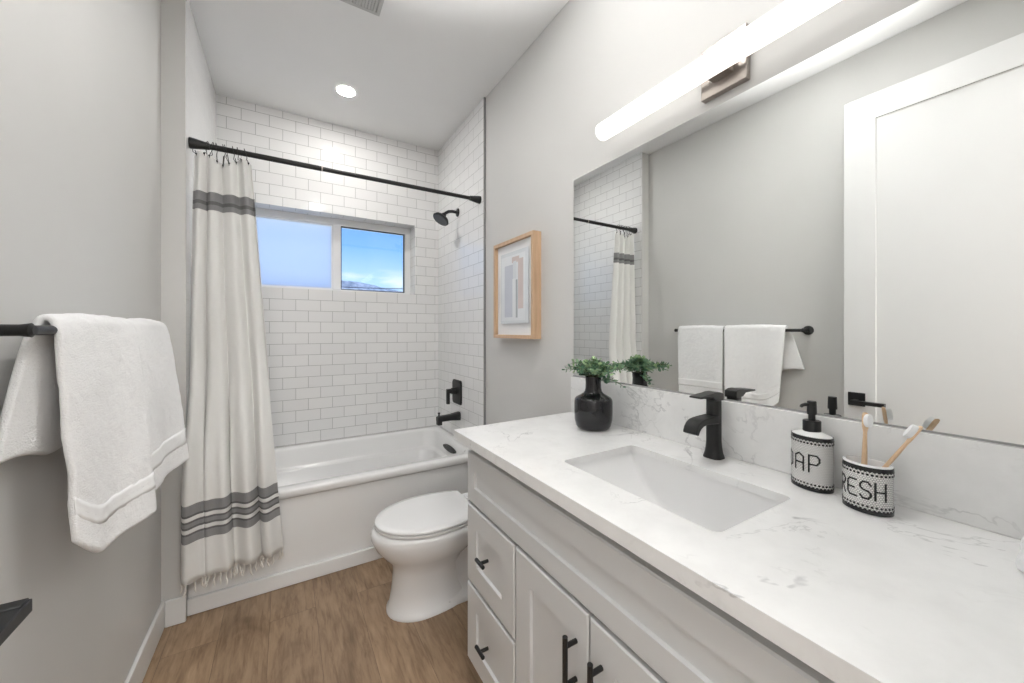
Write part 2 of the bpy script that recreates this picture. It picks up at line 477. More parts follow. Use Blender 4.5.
def plate(name, outlines, z0, z1, mat, parent=None, bevel=0.0):
    """flat slab from closed outlines (first outer, the others holes)"""
    cu = bpy.data.curves.new('tmp', 'CURVE'); cu.dimensions = '2D'; cu.fill_mode = 'BOTH'
    for pts in outlines:
        sp = cu.splines.new('POLY'); sp.points.add(len(pts) - 1)
        for i, p in enumerate(pts): sp.points[i].co = (p[0], p[1], 0, 1)
        sp.use_cyclic_u = True
    cu.extrude = (z1 - z0) / 2
    ob = bpy.data.objects.new('tmp', cu); COL.objects.link(ob)
    dg = bpy.context.evaluated_depsgraph_get()
    me = bpy.data.meshes.new_from_object(ob.evaluated_get(dg)); bpy.data.objects.remove(ob); bpy.data.curves.remove(cu)
    b = MB(); b.bm.from_mesh(me); bpy.data.meshes.remove(me)
    bmesh.ops.remove_doubles(b.bm, verts=b.bm.verts, dist=1e-5)
    bmesh.ops.translate(b.bm, verts=b.bm.verts, vec=(0, 0, (z0 + z1) / 2))
    return b.obj(name, mat, parent, bevel=bevel)

# ------------------------------------------------------------------ room shell
struct(MB().box(-1.6, 2.2, -2.8, 3.35, -0.1, 0.0).obj('floor', M['floor'], smooth=False))
struct(MB().box(-1.6, 2.2, -2.8, 3.35, ZC, ZC + 0.1).obj('ceiling', M['ceil'], smooth=False))
struct(MB().box(XL - 0.12, XL, -0.17, 3.35, 0, ZC).obj('wall_left', M['wall'], smooth=False))
struct(MB().box(XL, XA - 0.010, YRET, YB + 0.002, 0, ZC).box(XA - 0.010, XA, YRET, YRET + .008, 0, ZC).obj('wall_left_return', M['wall'], smooth=False))
struct(MB().box(XA - 0.010, XA, YRET + 0.008, YB, 0, ZC).obj('wall_left_tile', M['tile'], smooth=False))
struct(MB().box(XW, XW + 0.12, -0.17, 3.35, 0, ZC).obj('wall_right', M['wall'], smooth=False))
struct(MB().box(TILE_R, XW, 2.216, YB, 0, ZC).obj('wall_right_tile', M['tile'], smooth=False))
struct(MB().box(TILE_R - 0.002, XW, 2.205, 2.216, 0.0, ZC - 0.002).obj('trim_1', M['edge'], smooth=False))
WX0, WX1, WZ0, WZ1 = -0.25, 0.915, 1.592, 2.162          # window opening
b = MB()
b.box(XL, XW, YB, YB + 0.23, 0, WZ0); b.box(XL, XW, YB, YB + 0.23, WZ1, ZC)
b.box(XL, WX0, YB, YB + 0.23, WZ0, WZ1); b.box(WX1, XW, YB, YB + 0.23, WZ0, WZ1)
struct(b.obj('wall_back', M['tile'], smooth=False))
# rear wall with the doorway the photographer stands in
DX0, DX1, DZ = -0.395, 0.46, 2.54
b = MB()
b.box(XL, DX0, -0.17, -0.05, 0, ZC); b.box(DX1, XW, -0.17, -0.05, 0, ZC); b.box(DX0, DX1, -0.17, -0.05, DZ, ZC)
struct(b.obj('wall_rear', M['wall'], smooth=False))
b = MB()
b.box(DX0, DX0 + 0.016, -0.185, -0.035, 0, DZ); b.box(DX1 - 0.016, DX1, -0.185, -0.035, 0, DZ); b.box(DX0, DX1, -0.185, -0.035, DZ - 0.016, DZ)
b.box(DX1 - 0.01, DX1 + 0.075, -0.05, -0.035, 0, DZ + 0.07)
struct(b.obj('trim_2', M['trimw'], smooth=False))
b = MB()
b.box(-1.6, -1.5, -2.8, -0.17, 0, ZC); b.box(2.1, 2.2, -2.8, -0.17, 0, ZC); b.box(-1.6, 2.2, -2.8, -2.7, 0, ZC)
b.box(-1.5, XL, -0.17, -0.05, 0, ZC); b.box(XW, 2.1, -0.17, -0.05, 0, ZC)
struct(b.obj('wall_hall', M['ceil'], smooth=False))

def baseboard(name, x0, x1, y0, y1, h=0.115):
    return struct(MB().box(x0, x1, y0, y1, 0, h).obj(name, M['trimw'], bevel=0.004))
baseboard('baseboard_left', XL, XL + 0.014, -0.05, YRET)
baseboard('baseboard_return', XL + 0.014, XA + 0.004, YRET - 0.014, YRET)
baseboard('baseboard_right', XW - 0.014, XW, 1.27, 2.204)

# ------------------------------------------------------------------ window
wy = YB + 0.128
win = struct(bpy.data.objects.new('window_1', None)); COL.objects.link(win); win.location = (0.33, wy, WZ0)
b = MB()
fw = 0.048
b.box(WX0, WX1, wy, wy + 0.07, WZ0, WZ0 + 0.022); b.box(WX0, WX1, wy, wy + 0.07, WZ1 - 0.050, WZ1)
b.box(WX0, WX0 + fw, wy, wy + 0.07, WZ0 + 0.022, WZ1 - 0.050); b.box(WX1 - fw, WX1, wy, wy + 0.07, WZ0 + 0.022, WZ1 - 0.050)
b.obj('window_frame', M['vinyl'], win, bevel=0.003)
MB().box(0.313, 0.370, wy - 0.004, wy + 0.066, WZ0 + 0.020, WZ1 - 0.049).obj('mullion', M['vinyl'], win, bevel=0.003)
zlo, zhi = WZ0 + 0.022, WZ1 - 0.050
def ring_frame(x0, x1, z0, z1, y0, y1, t, name, mat):
    b = MB(); b.box(x0, x1, y0, y1, z0, z0+t); b.box(x0, x1, y0, y1, z1-t, z1); b.box(x0, x0+t, y0, y1, z0+t, z1-t); b.box(x1-t, x1, y0, y1, z0+t, z1-t)
    return b.obj(name, mat, win, smooth=False)
ring_frame(WX0 + fw, 0.313, zlo, zhi, wy + 0.012, wy + 0.03, 0.010, 'sash', M['vinyl'])
ring_frame(0.370, WX1 - fw, zlo, zhi, wy + 0.012, wy + 0.03, 0.007, 'gasket', M['gasket'])
MB().box(WX0 + fw + 0.01, 0.303, wy + 0.018, wy + 0.022, zlo + 0.01, zhi - 0.01).obj('screen', M['screen'], win, smooth=False)
MB().box(0.377, WX1 - fw - 0.007, wy + 0.018, wy + 0.022, zlo + 0.007, zhi - 0.007).obj('pane', M['glass'], win, smooth=False)

# ------------------------------------------------------------------ door leaf folded back against the left wall
DFX = -0.36
door = struct(bpy.data.objects.new('door_1', None)); COL.objects.link(door); door.location = (DFX, -0.0, 0.0)
y0, y1, dz = 0.02, 0.826, 2.522
st = 0.128
b = MB()
def drect(x, e, f=0): return [(x, y0 + e, .012 + (0 if not f else f)), (x, y1 - e, .012 + (0 if not f else f)), (x, y1 - e, dz - (e if not f else e + .002)), (x, y0 + e, dz - (e if not f else e + .002))]
b.loft([drect(DFX - .036, 0), drect(DFX, 0), drect(DFX, st, .21), drect(DFX - .009, st + .0008, .2108)])
b.obj('door_leaf', M['doorw'], door, bevel=0.0015)
b = MB()
b.box(DFX, DFX + 0.009, 0.737, 0.807, 0.897, 0.967)
b.obj('handle_rose', M['black'], door, bevel=0.0015)
b = MB()
b.box(DFX + 0.008, -0.300, 0.762, 0.782, 0.914, 0.932)
b.box(-0.325, -0.297, 0.650, 0.782, 0.912, 0.930)
b.obj('door_lever', M['black'], door, bevel=0.0015)

# ------------------------------------------------------------------ bathtub
tub = thing('bathtub', 'white alcove bathtub with low skirted apron under the window', 'bathtub', (0.37, 2.64, 0))
xl, xr, yb = XA + 0.001, TILE_R - 0.001, YB - 0.001
def tl(dx0, dx1, dy0, dy1, r, z): return rrect(xl + dx0, xr - dx1, YTUB + dy0, yb - dy1, r, z, 8)
loops = [tl(0,0,.022,0,.004,0), tl(0,0,.022,0,.004,.438), tl(0,0,.006,0,.004,.446), tl(0,0,0,0,.004,.455), tl(0,0,0,0,.005,.478), tl(0,0,.004,0,.006,.487), tl(.004,.004,.012,.004,.008,.490),
         tl(.075,.055,.070,.060,.10,.490), tl(.082,.060,.076,.066,.10,.486), tl(.090,.066,.083,.072,.10,.474), tl(.115,.075,.093,.082,.10,.365),
         tl(.120,.080,.098,.087,.10,.355), tl(.140,.10,.118,.107,.10,.348), tl(.150,.106,.124,.113,.10,.338), tl(.24,.14,.15,.14,.12,.13), tl(.28,.17,.18,.17,.12,.10)]
MB().loft(loops).obj('tub_shell', M['acrylic'], tub, angle=50)
MB().box(xl, xr - 0.0, YTUB + 0.002, YTUB + 0.023, 0.0, 0.074).obj('apron_skirt', M['acrylic'], tub, bevel=0.004)
b = MB()
b.loft([[(xr - 0.076 - d, 2.62 + s*px, 0.425 + pz) for px, pz in [(0.112*math.cos(2*PI*i/28), 0.018*math.sin(2*PI*i/28)) for i in range(28)]] for d, s in ((-0.012, 1), (0.010, 1), (0.014, .94))])
b.obj('overflow_plate', M['black'], tub)

# ------------------------------------------------------------------ shower fittings
def lerp(a, c, t): return a + (c - a) * t
rod_z, rod_y = 2.1687, 2.272
rod = thing('shower_rod', 'long black shower rod spanning the tub alcove', 'shower rod', (0.37, rod_y, rod_z))
b = MB(); b.tube([(XA + 0.02, rod_y, rod_z), (0.17, rod_y, rod_z)], 0.0132, 20); b.obj('rod_sleeve', M['black'], rod)
b = MB(); b.tube([(0.168, rod_y, rod_z), (TILE_R - 0.02, rod_y, rod_z)], 0.0118, 20); b.obj('rod_tube', M['black'], rod)
MB().tube([(0.166, rod_y, rod_z), (0.173, rod_y, rod_z)], 0.0138, 20).obj('rod_joint', M['nickel'], rod)
for x0, sx in ((XA, 1), (TILE_R, -1)):
    MB().tube([(x0 + sx*0.001, rod_y, rod_z), (x0 + sx*.012, rod_y, rod_z), (x0 + sx*.055, rod_y, rod_z), (x0 + sx*.075, rod_y, rod_z)], [.026, .025, .018, .0155], 24).obj('rod_flange', M['black'], rod)

sx0 = TILE_R
sh = thing('overhead_shower', 'round black shower head on a bent arm high on the right tile wall', 'shower head', (sx0, 2.65, 2.186))
MB().tube([(sx0 + .002, 2.65, 2.186), (sx0 - .006, 2.65, 2.186), (sx0 - .012, 2.65, 2.186)], [.032, .030, .016], 24).obj('arm_flange', M['black'], sh)
arm = [(sx0 - .005, 2.65, 2.186), (sx0 - .045, 2.65, 2.188), (sx0 - .075, 2.65, 2.182), (sx0 - .098, 2.65, 2.166), (sx0 - .112, 2.65, 2.150)]
MB().tube(arm, .0115, 14).obj('arm', M['black'], sh)
ax = Vector((-0.55, -0.10, -0.83)).normalized()
p0 = Vector(arm[-1])
b = MB(); b.tube([tuple(p0 + ax*d) for d in (-.012, .0, .012, .022, .030, .044, .050)], [.014, .019, .019, .030, .055, .064, .060], 32); b.obj('head', M['black'], sh)
b = MB(); b.tube([tuple(p0 + ax*d) for d in (.0495, .0525)], [.053, .050], 32); b.obj('spray_face', M['sprayface'], sh)

vy, vz = 2.655, 0.832
va = thing('shower_valve', 'black square shower valve plate with lever above the tub spout', 'shower valve', (sx0, vy, vz))
b = MB(); b.loft([[(sx0 + .002 - d, vy + p[0], vz + p[1]) for p in rrect(-w, w, -w*1.08, w*1.08, .022, 0)] for d, w in ((0, .084), (.008, .084), (.013, .079))]); b.obj('plate', M['black'], va)
b = MB(); b.tube([(sx0 - .010, vy, vz + .01), (sx0 - .050, vy, vz + .01)], [.027, .023], 24); b.tube([(sx0 - .048, vy, vz + .01), (sx0 - .075, vy, vz + .01)], .018, 20)
b.box(sx0 - .088, sx0 - .066, vy - .014, vy + .014, vz - .085, vz + .026); b.obj('valve_lever', M['black'], va, bevel=.003)
sp = thing('tub_spout', 'black tub spout with diverter knob low on the right tile wall', 'tub spout', (sx0, 2.625, .655))
def sq(x, z0, z1, w): return [(x, 2.625 + p[0], p[1]) for p in rrect(-w, w, z0, z1, min(w, (z1 - z0)/2)*.6, 0)]
MB().loft([sq(sx0 + .001, .625, .688, .032), sq(sx0 - .01, .626, .687, .031), sq(sx0 - .08, .632, .676, .026), sq(sx0 - .155, .630, .672, .025), sq(sx0 - .172, .632, .668, .023)]).obj('spout_body', M['black'], sp)
MB().box(sx0 - .172, sx0 - .140, 2.603, 2.647, .608, .640).obj('spout_lip', M['black'], sp, bevel=.004)
MB().lathe([(.006, .665), (.006, .688), (.009, .690), (.009, .697), (.004, .699)], (sx0 - .158, 2.625, 0), 16).obj('diverter_knob', M['black'], sp)

# ------------------------------------------------------------------ shower curtain
cur = thing('shower_curtain', 'cream linen shower curtain with grey stripe bands and tasselled hem', 'curtain', (-.24, 2.2, .18))
NS, NZ = 150, 70
ZT, ZBm = 2.116, 0.205
def cur_pt(s, z):
    t = (ZT - z) / (ZT - ZBm)
    xl_ = lerp(-.368, -.388, min(1, t*2.6)); xr_ = lerp(-.142, -.006, t)
    h_ = max(0, min(1, (1.22 - z)/.68)); h_ = h_*h_*(3 - 2*h_)
    yc = lerp(2.272, 2.162, h_) - .032*h_*(1 - s)
    amp = lerp(.013, .024, min(1, t*1.3)) + .006*h_
    ph = 2*PI*(4.6*s + .22*math.sin(5*s + .6)) + .45*math.sin(2.2*t + 3*s)
    fy = amp*math.sin(ph) + amp*(.12 + .3*h_)*math.sin(2.3*ph + 1 + t)
    fx = (.009 + .008*h_)*math.cos(ph)*(.25 + t)
    y = yc + fy
    if z < .56: y = min(y, 2.206)
    x = lerp(xl_, xr_, s) + fx
    if y > YRET - .014: x = max(x, XA + .005)
    zz = z + (.018*math.sin(3*PI*s) * (1 if z > 2 else 0) * (z - 2.0)/.108 if z > 2 else 0)
    zz += .020*s*t
    return (x, y, zz)
b = MB(); uvl = b.bm.loops.layers.uv.new('UVMap')
grid = [[b.bm.verts.new(cur_pt(i/NS, lerp(ZT, ZBm, j/NZ))) for i in range(NS + 1)] for j in range(NZ + 1)]
for j in range(NZ):
    for i in range(NS):
        f = b.bm.faces.new((grid[j][i], grid[j][i+1], grid[j+1][i+1], grid[j+1][i]))
        for lp, (ii, jj) in zip(f.loops, ((i, j), (i+1, j), (i+1, j+1), (i, j+1))):
            lp[uvl].uv = (ii/NS*1.6, lerp(ZT, ZBm, jj/NZ)/2.2)
b.obj('cloth', M['curtain'], cur, solid=.0022, angle=180)
for k in range(38):
    s = (k + .5)/38
    p = Vector(cur_pt(s, ZBm)); L_ = random.uniform(.040, .066)
    dx, dy = random.uniform(-.008, .008), random.uniform(-.008, .004)
    pth = [tuple(p + Vector((dx*q*q + .002*math.sin(9*q + k), dy*q, .004 - L_*q))) for q in (0, .25, .5, .7, .85, 1)]
    MB().tube(pth, [.0022, .0026, .0024, .0040, .0034, .0018], 7).obj('tassel', M['fringe'], cur)
ORD = ['first', 'second', 'third', 'fourth', 'fifth', 'sixth', 'seventh', 'eighth', 'ninth', 'tenth']
for k in range(9):
    s = .06 + k*.108
    px, py, pz = cur_pt(s, ZT)
    b = MB()
    tilt = random.uniform(-.006, .006); pxa = px; px += random.uniform(-.016, .016)
    b.tube([(px + tilt*math.sin(a), rod_y + .020*math.cos(a), rod_z + .002 + .020*math.sin(a)) for a in [R(20*i) for i in range(-3, 13)]], .0017, 8)
    ea = R(-60)
    q0 = (px + tilt*math.sin(ea), rod_y + .020*math.cos(ea), rod_z + .002 + .020*math.sin(ea))
    b.tube([q0, (px, lerp(q0[1], py, .4), rod_z - .035), (pxa, py + .006, pz - .004), (pxa, py, pz - .014), (pxa, py - .006, pz - .006), (lerp(px, pxa, .6), py - .004, rod_z - .03)], .0017, 8)
    b.lathe([(.001, -.004), (.004, -.002), (.004, .002), (.001, .004)], (pxa, py - .006, pz - .004), 10)
    tag(b.obj('curtain_ring', M['black']), 'black curtain hook on the rod, %s from the left wall end' % ORD[k], 'curtain ring', 'curtain hooks on the shower rod')

# ------------------------------------------------------------------ toilet
TY = 1.775
toi = thing('toilet', 'white elongated toilet with closed lid between tub and vanity', 'toilet', (.70, TY, 0))
def egg(xf, xm, xb_, w, z, n=40, p=2.0, pb=2.6):
    pts = []
    for i in range(n):
        a = 2*PI*i/n; c, s_ = math.cos(a), math.sin(a)
        ex = p if c > 0 else pb
        k = (abs(c)**ex + abs(s_)**ex)**(-1/ex)
        lx = (xm - xf) if c > 0 else (xb_ - xm)
        pts.append((xm - lx*c*k, TY + w*s_*k, z))
    return pts
b = MB()
b.loft([egg(.398, .56, .80, .128, 0), egg(.398, .56, .80, .128, .014), egg(.408, .56, .79, .118, .022), egg(.420, .56, .76, .110, .10), egg(.428, .56, .74, .110, .185),
        egg(.418, .57, .76, .122, .225), egg(.385, .58, .80, .152, .262), egg(.350, .59, .84, .178, .305), egg(.330, .60, .88, .189, .350), egg(.330, .60, .90, .190, .372), egg(.336, .60, .90, .187, .384), egg(.346, .60, .90, .179, .390), egg(.360, .60, .90, .168, .3915)])
b.loft([rrect(.62, 1.02, TY - .115, TY + .115, .05, 0), rrect(.62, 1.02, TY - .115, TY + .115, .05, .03), rrect(.66, 1.02, TY - .085, TY + .085, .05, .05), rrect(.66, 1.02, TY - .085, TY + .085, .05, .24), rrect(.70, 1.08, TY - .15, TY + .15, .06, .32), rrect(.70, 1.10, TY - .17, TY + .17, .05, .385)])
b.obj('bowl', M['ceramic'], toi, angle=60)
def lidloop(d, z, xc=.806):
    return [(min(p[0], xc - d*.5), p[1], p[2]) for p in egg(.346 + d, .60, .88, .190 - d, z, 96, 2.0, 2.2)]
MB().loft([lidloop(.012, .3935), lidloop(.002, .3955), lidloop(.001, .398), lidloop(.001, .404), lidloop(.004, .406), lidloop(.014, .4065)]).obj('seat', M['ceramic'], toi, angle=50)
MB().loft([lidloop(.016, .4095), lidloop(.003, .4105), lidloop(.0, .413), lidloop(.0, .419), lidloop(.004, .4235), lidloop(.03, .4255), lidloop(.09, .4265)]).obj('lid', M['ceramic'], toi, angle=50)
for sy in (-1, 1):
    MB().tube([(.828, TY + sy*.075 - .02, .404), (.828, TY + sy*.075 + .02, .404)], .008, 14).obj('hinge', M['ceramic'], toi)
MB().loft([rrect(.92, 1.105, TY - .185, TY + .185, .035, .386), rrect(.90, 1.11, TY - .195, TY + .195, .035, .66)]).obj('tank', M['ceramic'], toi)
MB().loft([rrect(.893, 1.112, TY - .20, TY + .20, .035, .661), rrect(.893, 1.112, TY - .20, TY + .20, .035, .685), rrect(.90, 1.108, TY - .193, TY + .193, .03, .692)]).obj('tank_lid', M['ceramic'], toi)

# ------------------------------------------------------------------ vanity cabinet
VY1, VY0 = 1.262, -0.036
FX = 0.583            # face frame front
van = thing('vanity_cabinet', 'off white shaker vanity cabinet below the quartz counter', 'cabinet', (.83, .61, 0))
b = MB()
b.box(FX, FX + .019, VY0, VY1, .105, .8965); b.box(XW - .014, XW - .002, VY0, VY1, .105, .8965)
b.box(FX + .019, XW - .014, VY1 - .018, VY1, .105, .8965); b.box(FX + .019, XW - .014, VY0, VY0 + .018, .105, .8965)
b.box(FX + .019, XW - .014, VY0 + .018, VY1 - .018, .105, .123)
b.box(FX + .06, XW - .002, VY0 + .002, VY1 - .002, 0, .106)
b.obj('carcass', M['cab'], van, bevel=.0015)
def shaker(y0, y1, z0, z1, name, frame=.055, rec=.008):
    b = MB(); x0, x1 = FX - .020, FX - .0005
    yi0, yi1, zi0, zi1 = y0 + frame, y1 - frame, z0 + frame, z1 - frame
    ch = .004
    o = [(y0, z0), (y1, z0), (y1, z1), (y0, z1)]
    oo = [(y0 + ch, z0 + ch), (y1 - ch, z0 + ch), (y1 - ch, z1 - ch), (y0 + ch, z1 - ch)]
    i1 = [(yi0, zi0), (yi1, zi0), (yi1, zi1), (yi0, zi1)]
    i2 = [(yi0 + .003, zi0 + .003), (yi1 - .003, zi0 + .003), (yi1 - .003, zi1 - .003), (yi0 + .003, zi1 - .003)]
    b.loft([[(x1, *p) for p in o], [(x0 + ch*.8, *p) for p in o], [(x0, *p) for p in oo], [(x0, *p) for p in i1], [(x0 + rec, *p) for p in i2]])
    return b.obj(name, M['cab'], van, smooth=False)
shaker(VY0 + .004, 1.250, .688, .862, 'false_front', .058)
def knob(y, z, par):
    b = MB(); b.tube([(FX - .0195, y, z), (FX - .046, y, z)], .0055, 14); b.tube([(FX - .050, y - .026, z), (FX - .050, y + .026, z)], .0062, 14)
    return b.obj('knob', M['black'], par, bevel=.0008)
def pull(y, z0, z1, par):
    b = MB(); b.tube([(FX - .052, y, z0), (FX - .052, y, z1)], .0062, 14)
    for z in (z0 + .022, z1 - .022): b.tube([(FX - .0195, y, z), (FX - .052, y, z)], .0055, 14)
    return b.obj('pull', M['black'], par, bevel=.0008)
for (ya, yb_) in ((.926, 1.250), (VY0 + .004, .302)):
    for (za, zb) in ((.406, .677), (.122, .394)):
        d = shaker(ya, yb_, za, zb, 'drawer', .072)
        knob((ya + yb_)/2, (za + zb)/2 + .008, d)
d = shaker(.617, .918, .122, .677, 'door', .074); pull(.655, .488, .618, d)
d = shaker(.310, .612, .122, .677, 'door', .074); pull(.575, .488, .618, d)

# ------------------------------------------------------------------ countertop, backsplash, sink
SX0, SX1, SY0, SY1 = .670, .957, .392, .840
o1 = [(CX, -.045), (XW - .001, -.045), (XW - .001, CYE), (CX, CYE - .013)]
hole = rrect(SX0, SX1, SY0, SY1, .018, 0, 5)
b = MB()                                   # 2 cm slab with a built-up front and end edge
tp = plate('slab', [o1, hole], CH - .020, CH, M['quartz'])
b.bm.from_mesh(tp.data); bpy.data.meshes.remove(tp.data)
b.loft([[(CX, -.045, z), (CX + .024, -.045, z), (CX + .024, CYE - .036, z), (XW - .001, CYE - .024, z), (XW - .001, CYE, z), (CX, CYE - .013, z)] for z in (CH - .0315, CH - .020)])
top = b.obj('countertop', M['quartz'], smooth=False)
tag(top, 'white veined quartz countertop on the vanity cabinet', 'countertop')
bs = MB().box(BSX, XW - .001, -.045, CYE + .003, CH + .0003, BSZ).obj('backsplash', M['quartz'], bevel=.0012)
tag(bs, 'upright veined quartz backsplash strip below the mirror', 'backsplash')
sink = thing('sink_basin', 'white rectangular undermount sink basin set into the counter', 'sink', ((SX0 + SX1)/2, (SY0 + SY1)/2, .75))
b = MB(); NA, NB = 28, 48; D = .150; zr = CH - .0203
bx0, bx1, by0, by1 = SX0 - .003, SX1 + .003, SY0 - .003, SY1 + .003
g = []
for i in range(NA + 1):
    a = -1 + 2*i/NA; a = math.copysign(1 - (1 - abs(a))**1.7, a)
    row = []
    for j in range(NB + 1):
        t = -1 + 2*j/NB; t = math.copysign(1 - (1 - abs(t))**1.5, t)
        dep = D*(max(0, 1 - abs(t)**2.4))**.75*max(0, 1 - abs(a)**40)**.5
        row.append(b.bm.verts.new((lerp(bx0, bx1, (a + 1)/2), lerp(by0, by1, (t + 1)/2), zr - dep)))
    g.append(row)
for i in range(NA):
    for j in range(NB): b.bm.faces.new((g[i][j], g[i+1][j], g[i+1][j+1], g[i][j+1]))
b.obj('basin', M['ceramic'], sink, angle=50)
MB().lathe([(.022, 0), (.022, .003), (.018, .005), (.004, .004)], ((SX0 + SX1)/2 + .02, (SY0 + SY1)/2, zr - D), 24).obj('drain', M['nickel'], sink)

# ------------------------------------------------------------------ faucet
fx, fy = 1.068, .637
fa = thing('faucet', 'matte black single-hole faucet with waterfall spout behind the sink', 'faucet', (fx, fy, CH))
def fsec(hw, hd, z): return rrect(fx - hd, fx + hd, fy - hw, fy + hw, min(hw, hd)*.75, z)
MB().loft([fsec(.026, .026, CH + .0003), fsec(.0255, .0255, CH + .004), fsec(.022, .022, CH + .015), fsec(.0195, .0195, CH + .03), fsec(.0182, .0185, CH + .05), fsec(.0180, .0182, CH + .166)]).obj('body', M['black'], fa, angle=60)
prof = [(1.062, 1.052), (1.03, 1.0515), (1.0, 1.050), (.980, 1.047), (.966, 1.040), (.957, 1.029), (.951, 1.014)]
und = [(1.062, 1.029), (1.03, 1.032), (1.003, 1.033), (.990, 1.031), (.979, 1.026), (.971, 1.019), (.965, 1.008)]
b = MB()
b.loft([[(px, fy - .0205, pz), (px, fy + .0205, pz), (ux, fy + .0205, uz), (ux, fy - .0205, uz)] for (px, pz), (ux, uz) in zip(prof, und)])
b.obj('spout', M['black'], fa, bevel=.0025, angle=40)
b = MB()
hp = [(1.088, 1.094, 1.114), (1.07, 1.094, 1.119), (1.05, 1.096, 1.119), (1.035, 1.106, 1.117), (1.005, 1.107, 1.115), (.978, 1.107, 1.112)]
b.loft([[(x, fy - .018, z1), (x, fy + .018, z1), (x, fy + .018, z0), (x, fy - .018, z0)] for x, z0, z1 in hp])
b.obj('lever_handle', M['black'], fa, bevel=.0015, angle=40)

# ------------------------------------------------------------------ vase with eucalyptus
vx, vyy = .993, 1.058
vs = MB()
prof = [(.050, 0), (.060, .003), (.068, .014), (.0725, .034), (.0738, .065), (.0735, .098), (.0715, .107), (.066, .113), (.050, .121), (.038, .128), (.033, .135), (.0305, .146), (.0297, .165), (.0315, .188), (.0285, .188), (.0270, .16), (.029, .14), (.05, .10), (.05, .02)]
prof = [(r*.96, z*1.04) for r, z in prof]
vs.lathe(prof, (vx, vyy, CH + .0003), 48, True, True)
tag(vs.obj('vase', M['blackcer'], angle=60), 'glossy black bottle vase with wide body at the far end of the counter', 'vase')
eu = thing('eucalyptus_bunch', 'small bunch of green eucalyptus sprigs standing in the black vase', 'plant', (vx, vyy, CH + .06))
lf = MB(); tone = lf.bm.loops.layers.float_color.new('tone') if False else None
lay = lf.bm.faces.layers.float.new('tone')
def leaf(c, d, nrm, L_, W_, tn):
    d = d.normalized(); n_ = (nrm - d*nrm.dot(d)).normalized(); s_ = d.cross(n_)
    pts = [c, c + d*L_*.25 + s_*W_*.42, c + d*L_*.6 + s_*W_*.5, c + d*L_*.92 + s_*W_*.25, c + d*L_, c + d*L_*.92 - s_*W_*.25, c + d*L_*.6 - s_*W_*.5, c + d*L_*.25 - s_*W_*.42]
    mid = c + d*L_*.55 - n_*W_*.12
    v_ = [lf.bm.verts.new(p) for p in pts]; m_ = lf.bm.verts.new(mid)
    for i in range(8):
        f = lf.bm.faces.new((v_[i], v_[(i+1) % 8], m_)); f[lay] = tn
ztop = CH + .195
NSTEM = 34
for k in range(NSTEM):
    a = k*2.399 + random.uniform(-.3, .3)
    rr_ = (.030 + .085*random.random()) if k > 6 else .02
    hz = .060 - rr_*.28 + random.uniform(-.014, .012)
    if k == 8: a, rr_, hz = R(-58), .105, -.030      # drooping sprig on the near side
    if k == 9: a, rr_, hz = R(118), .110, .020
    if k == 10: a, rr_, hz = R(-62), .10, .030
    ex = vx + rr_*math.cos(a); ey = vyy + rr_*math.sin(a)*1.1
    ex = min(ex, 1.098)
    base = Vector((vx + .012*math.cos(a), vyy + .012*math.sin(a), ztop - .03))
    tip = Vector((ex, ey, ztop + hz))
    ctl = Vector((lerp(vx, ex, .35), lerp(vyy, ey, .35), ztop + max(hz, 0)*.9 + .018))
    crv = [base*(1-q)**2 + ctl*2*q*(1-q) + tip*q*q for q in [i/8 for i in range(9)]]
    MB().tube([tuple(p) for p in crv], [.0013]*8 + [.0007], 6).obj('stem', M['stem'], eu)
    dens = 11
    for i in range(dens):
        q = .32 + .68*i/(dens - 1)
        p = base*(1-q)**2 + ctl*2*q*(1-q) + tip*q*q
        t = ((ctl - base)*(1-q) + (tip - ctl)*q).normalized()
        for sg in (0, 1):
            ang = i*1.57 + sg*PI + random.uniform(-.4, .4)
            ref = Vector((0, 0, 1)) if abs(t.z) < .9 else Vector((1, 0, 0))
            u_ = t.cross(ref).normalized(); w_ = t.cross(u_)
            dd = (u_*math.cos(ang) + w_*math.sin(ang))*1.0 + t*.5
            sz = random.uniform(.014, .025)*(1 - .3*q)
            nr = Vector((random.uniform(-.6, .6), random.uniform(-.6, .6), 1))
            if p.x + sz > 1.116: dd.x = -abs(dd.x)
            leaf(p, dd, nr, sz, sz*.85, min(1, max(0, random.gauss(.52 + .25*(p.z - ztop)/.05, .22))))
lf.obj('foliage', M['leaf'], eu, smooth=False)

# ------------------------------------------------------------------ soap pump and tumbler with mosaic lettering
GLY = {  # strokes on a 4 x 6 grid
 'S': [[(4,5),(3,6),(1,6),(0,5),(0,4),(1,3.2),(3,2.8),(4,2),(4,1),(3,0),(1,0),(0,1)]],
 'O': [[(2,6),(4,5),(4,1),(2,0),(0,1),(0,5),(2,6)]],
 'A': [[(0,0),(0,5),(2,6),(4,5),(4,0)], [(0,2.6),(4,2.6)]],
 'P': [[(0,0),(0,6),(3,6),(4,5),(4,3.8),(3,2.8),(0,2.8)]],
 'F': [[(0,0),(0,6),(4,6)], [(0,3),(3,3)]],
 'R': [[(0,0),(0,6),(3,6),(4,5),(4,4),(3,3),(0,3)], [(2,3),(4,0)]],
 'E': [[(4,6),(1,6),(0,5),(0,1),(1,0),(4,0)], [(0,3),(3,3)]],
 'H': [[(0,0),(0,6)], [(4,0),(4,6)], [(0,3),(4,3)]],
}
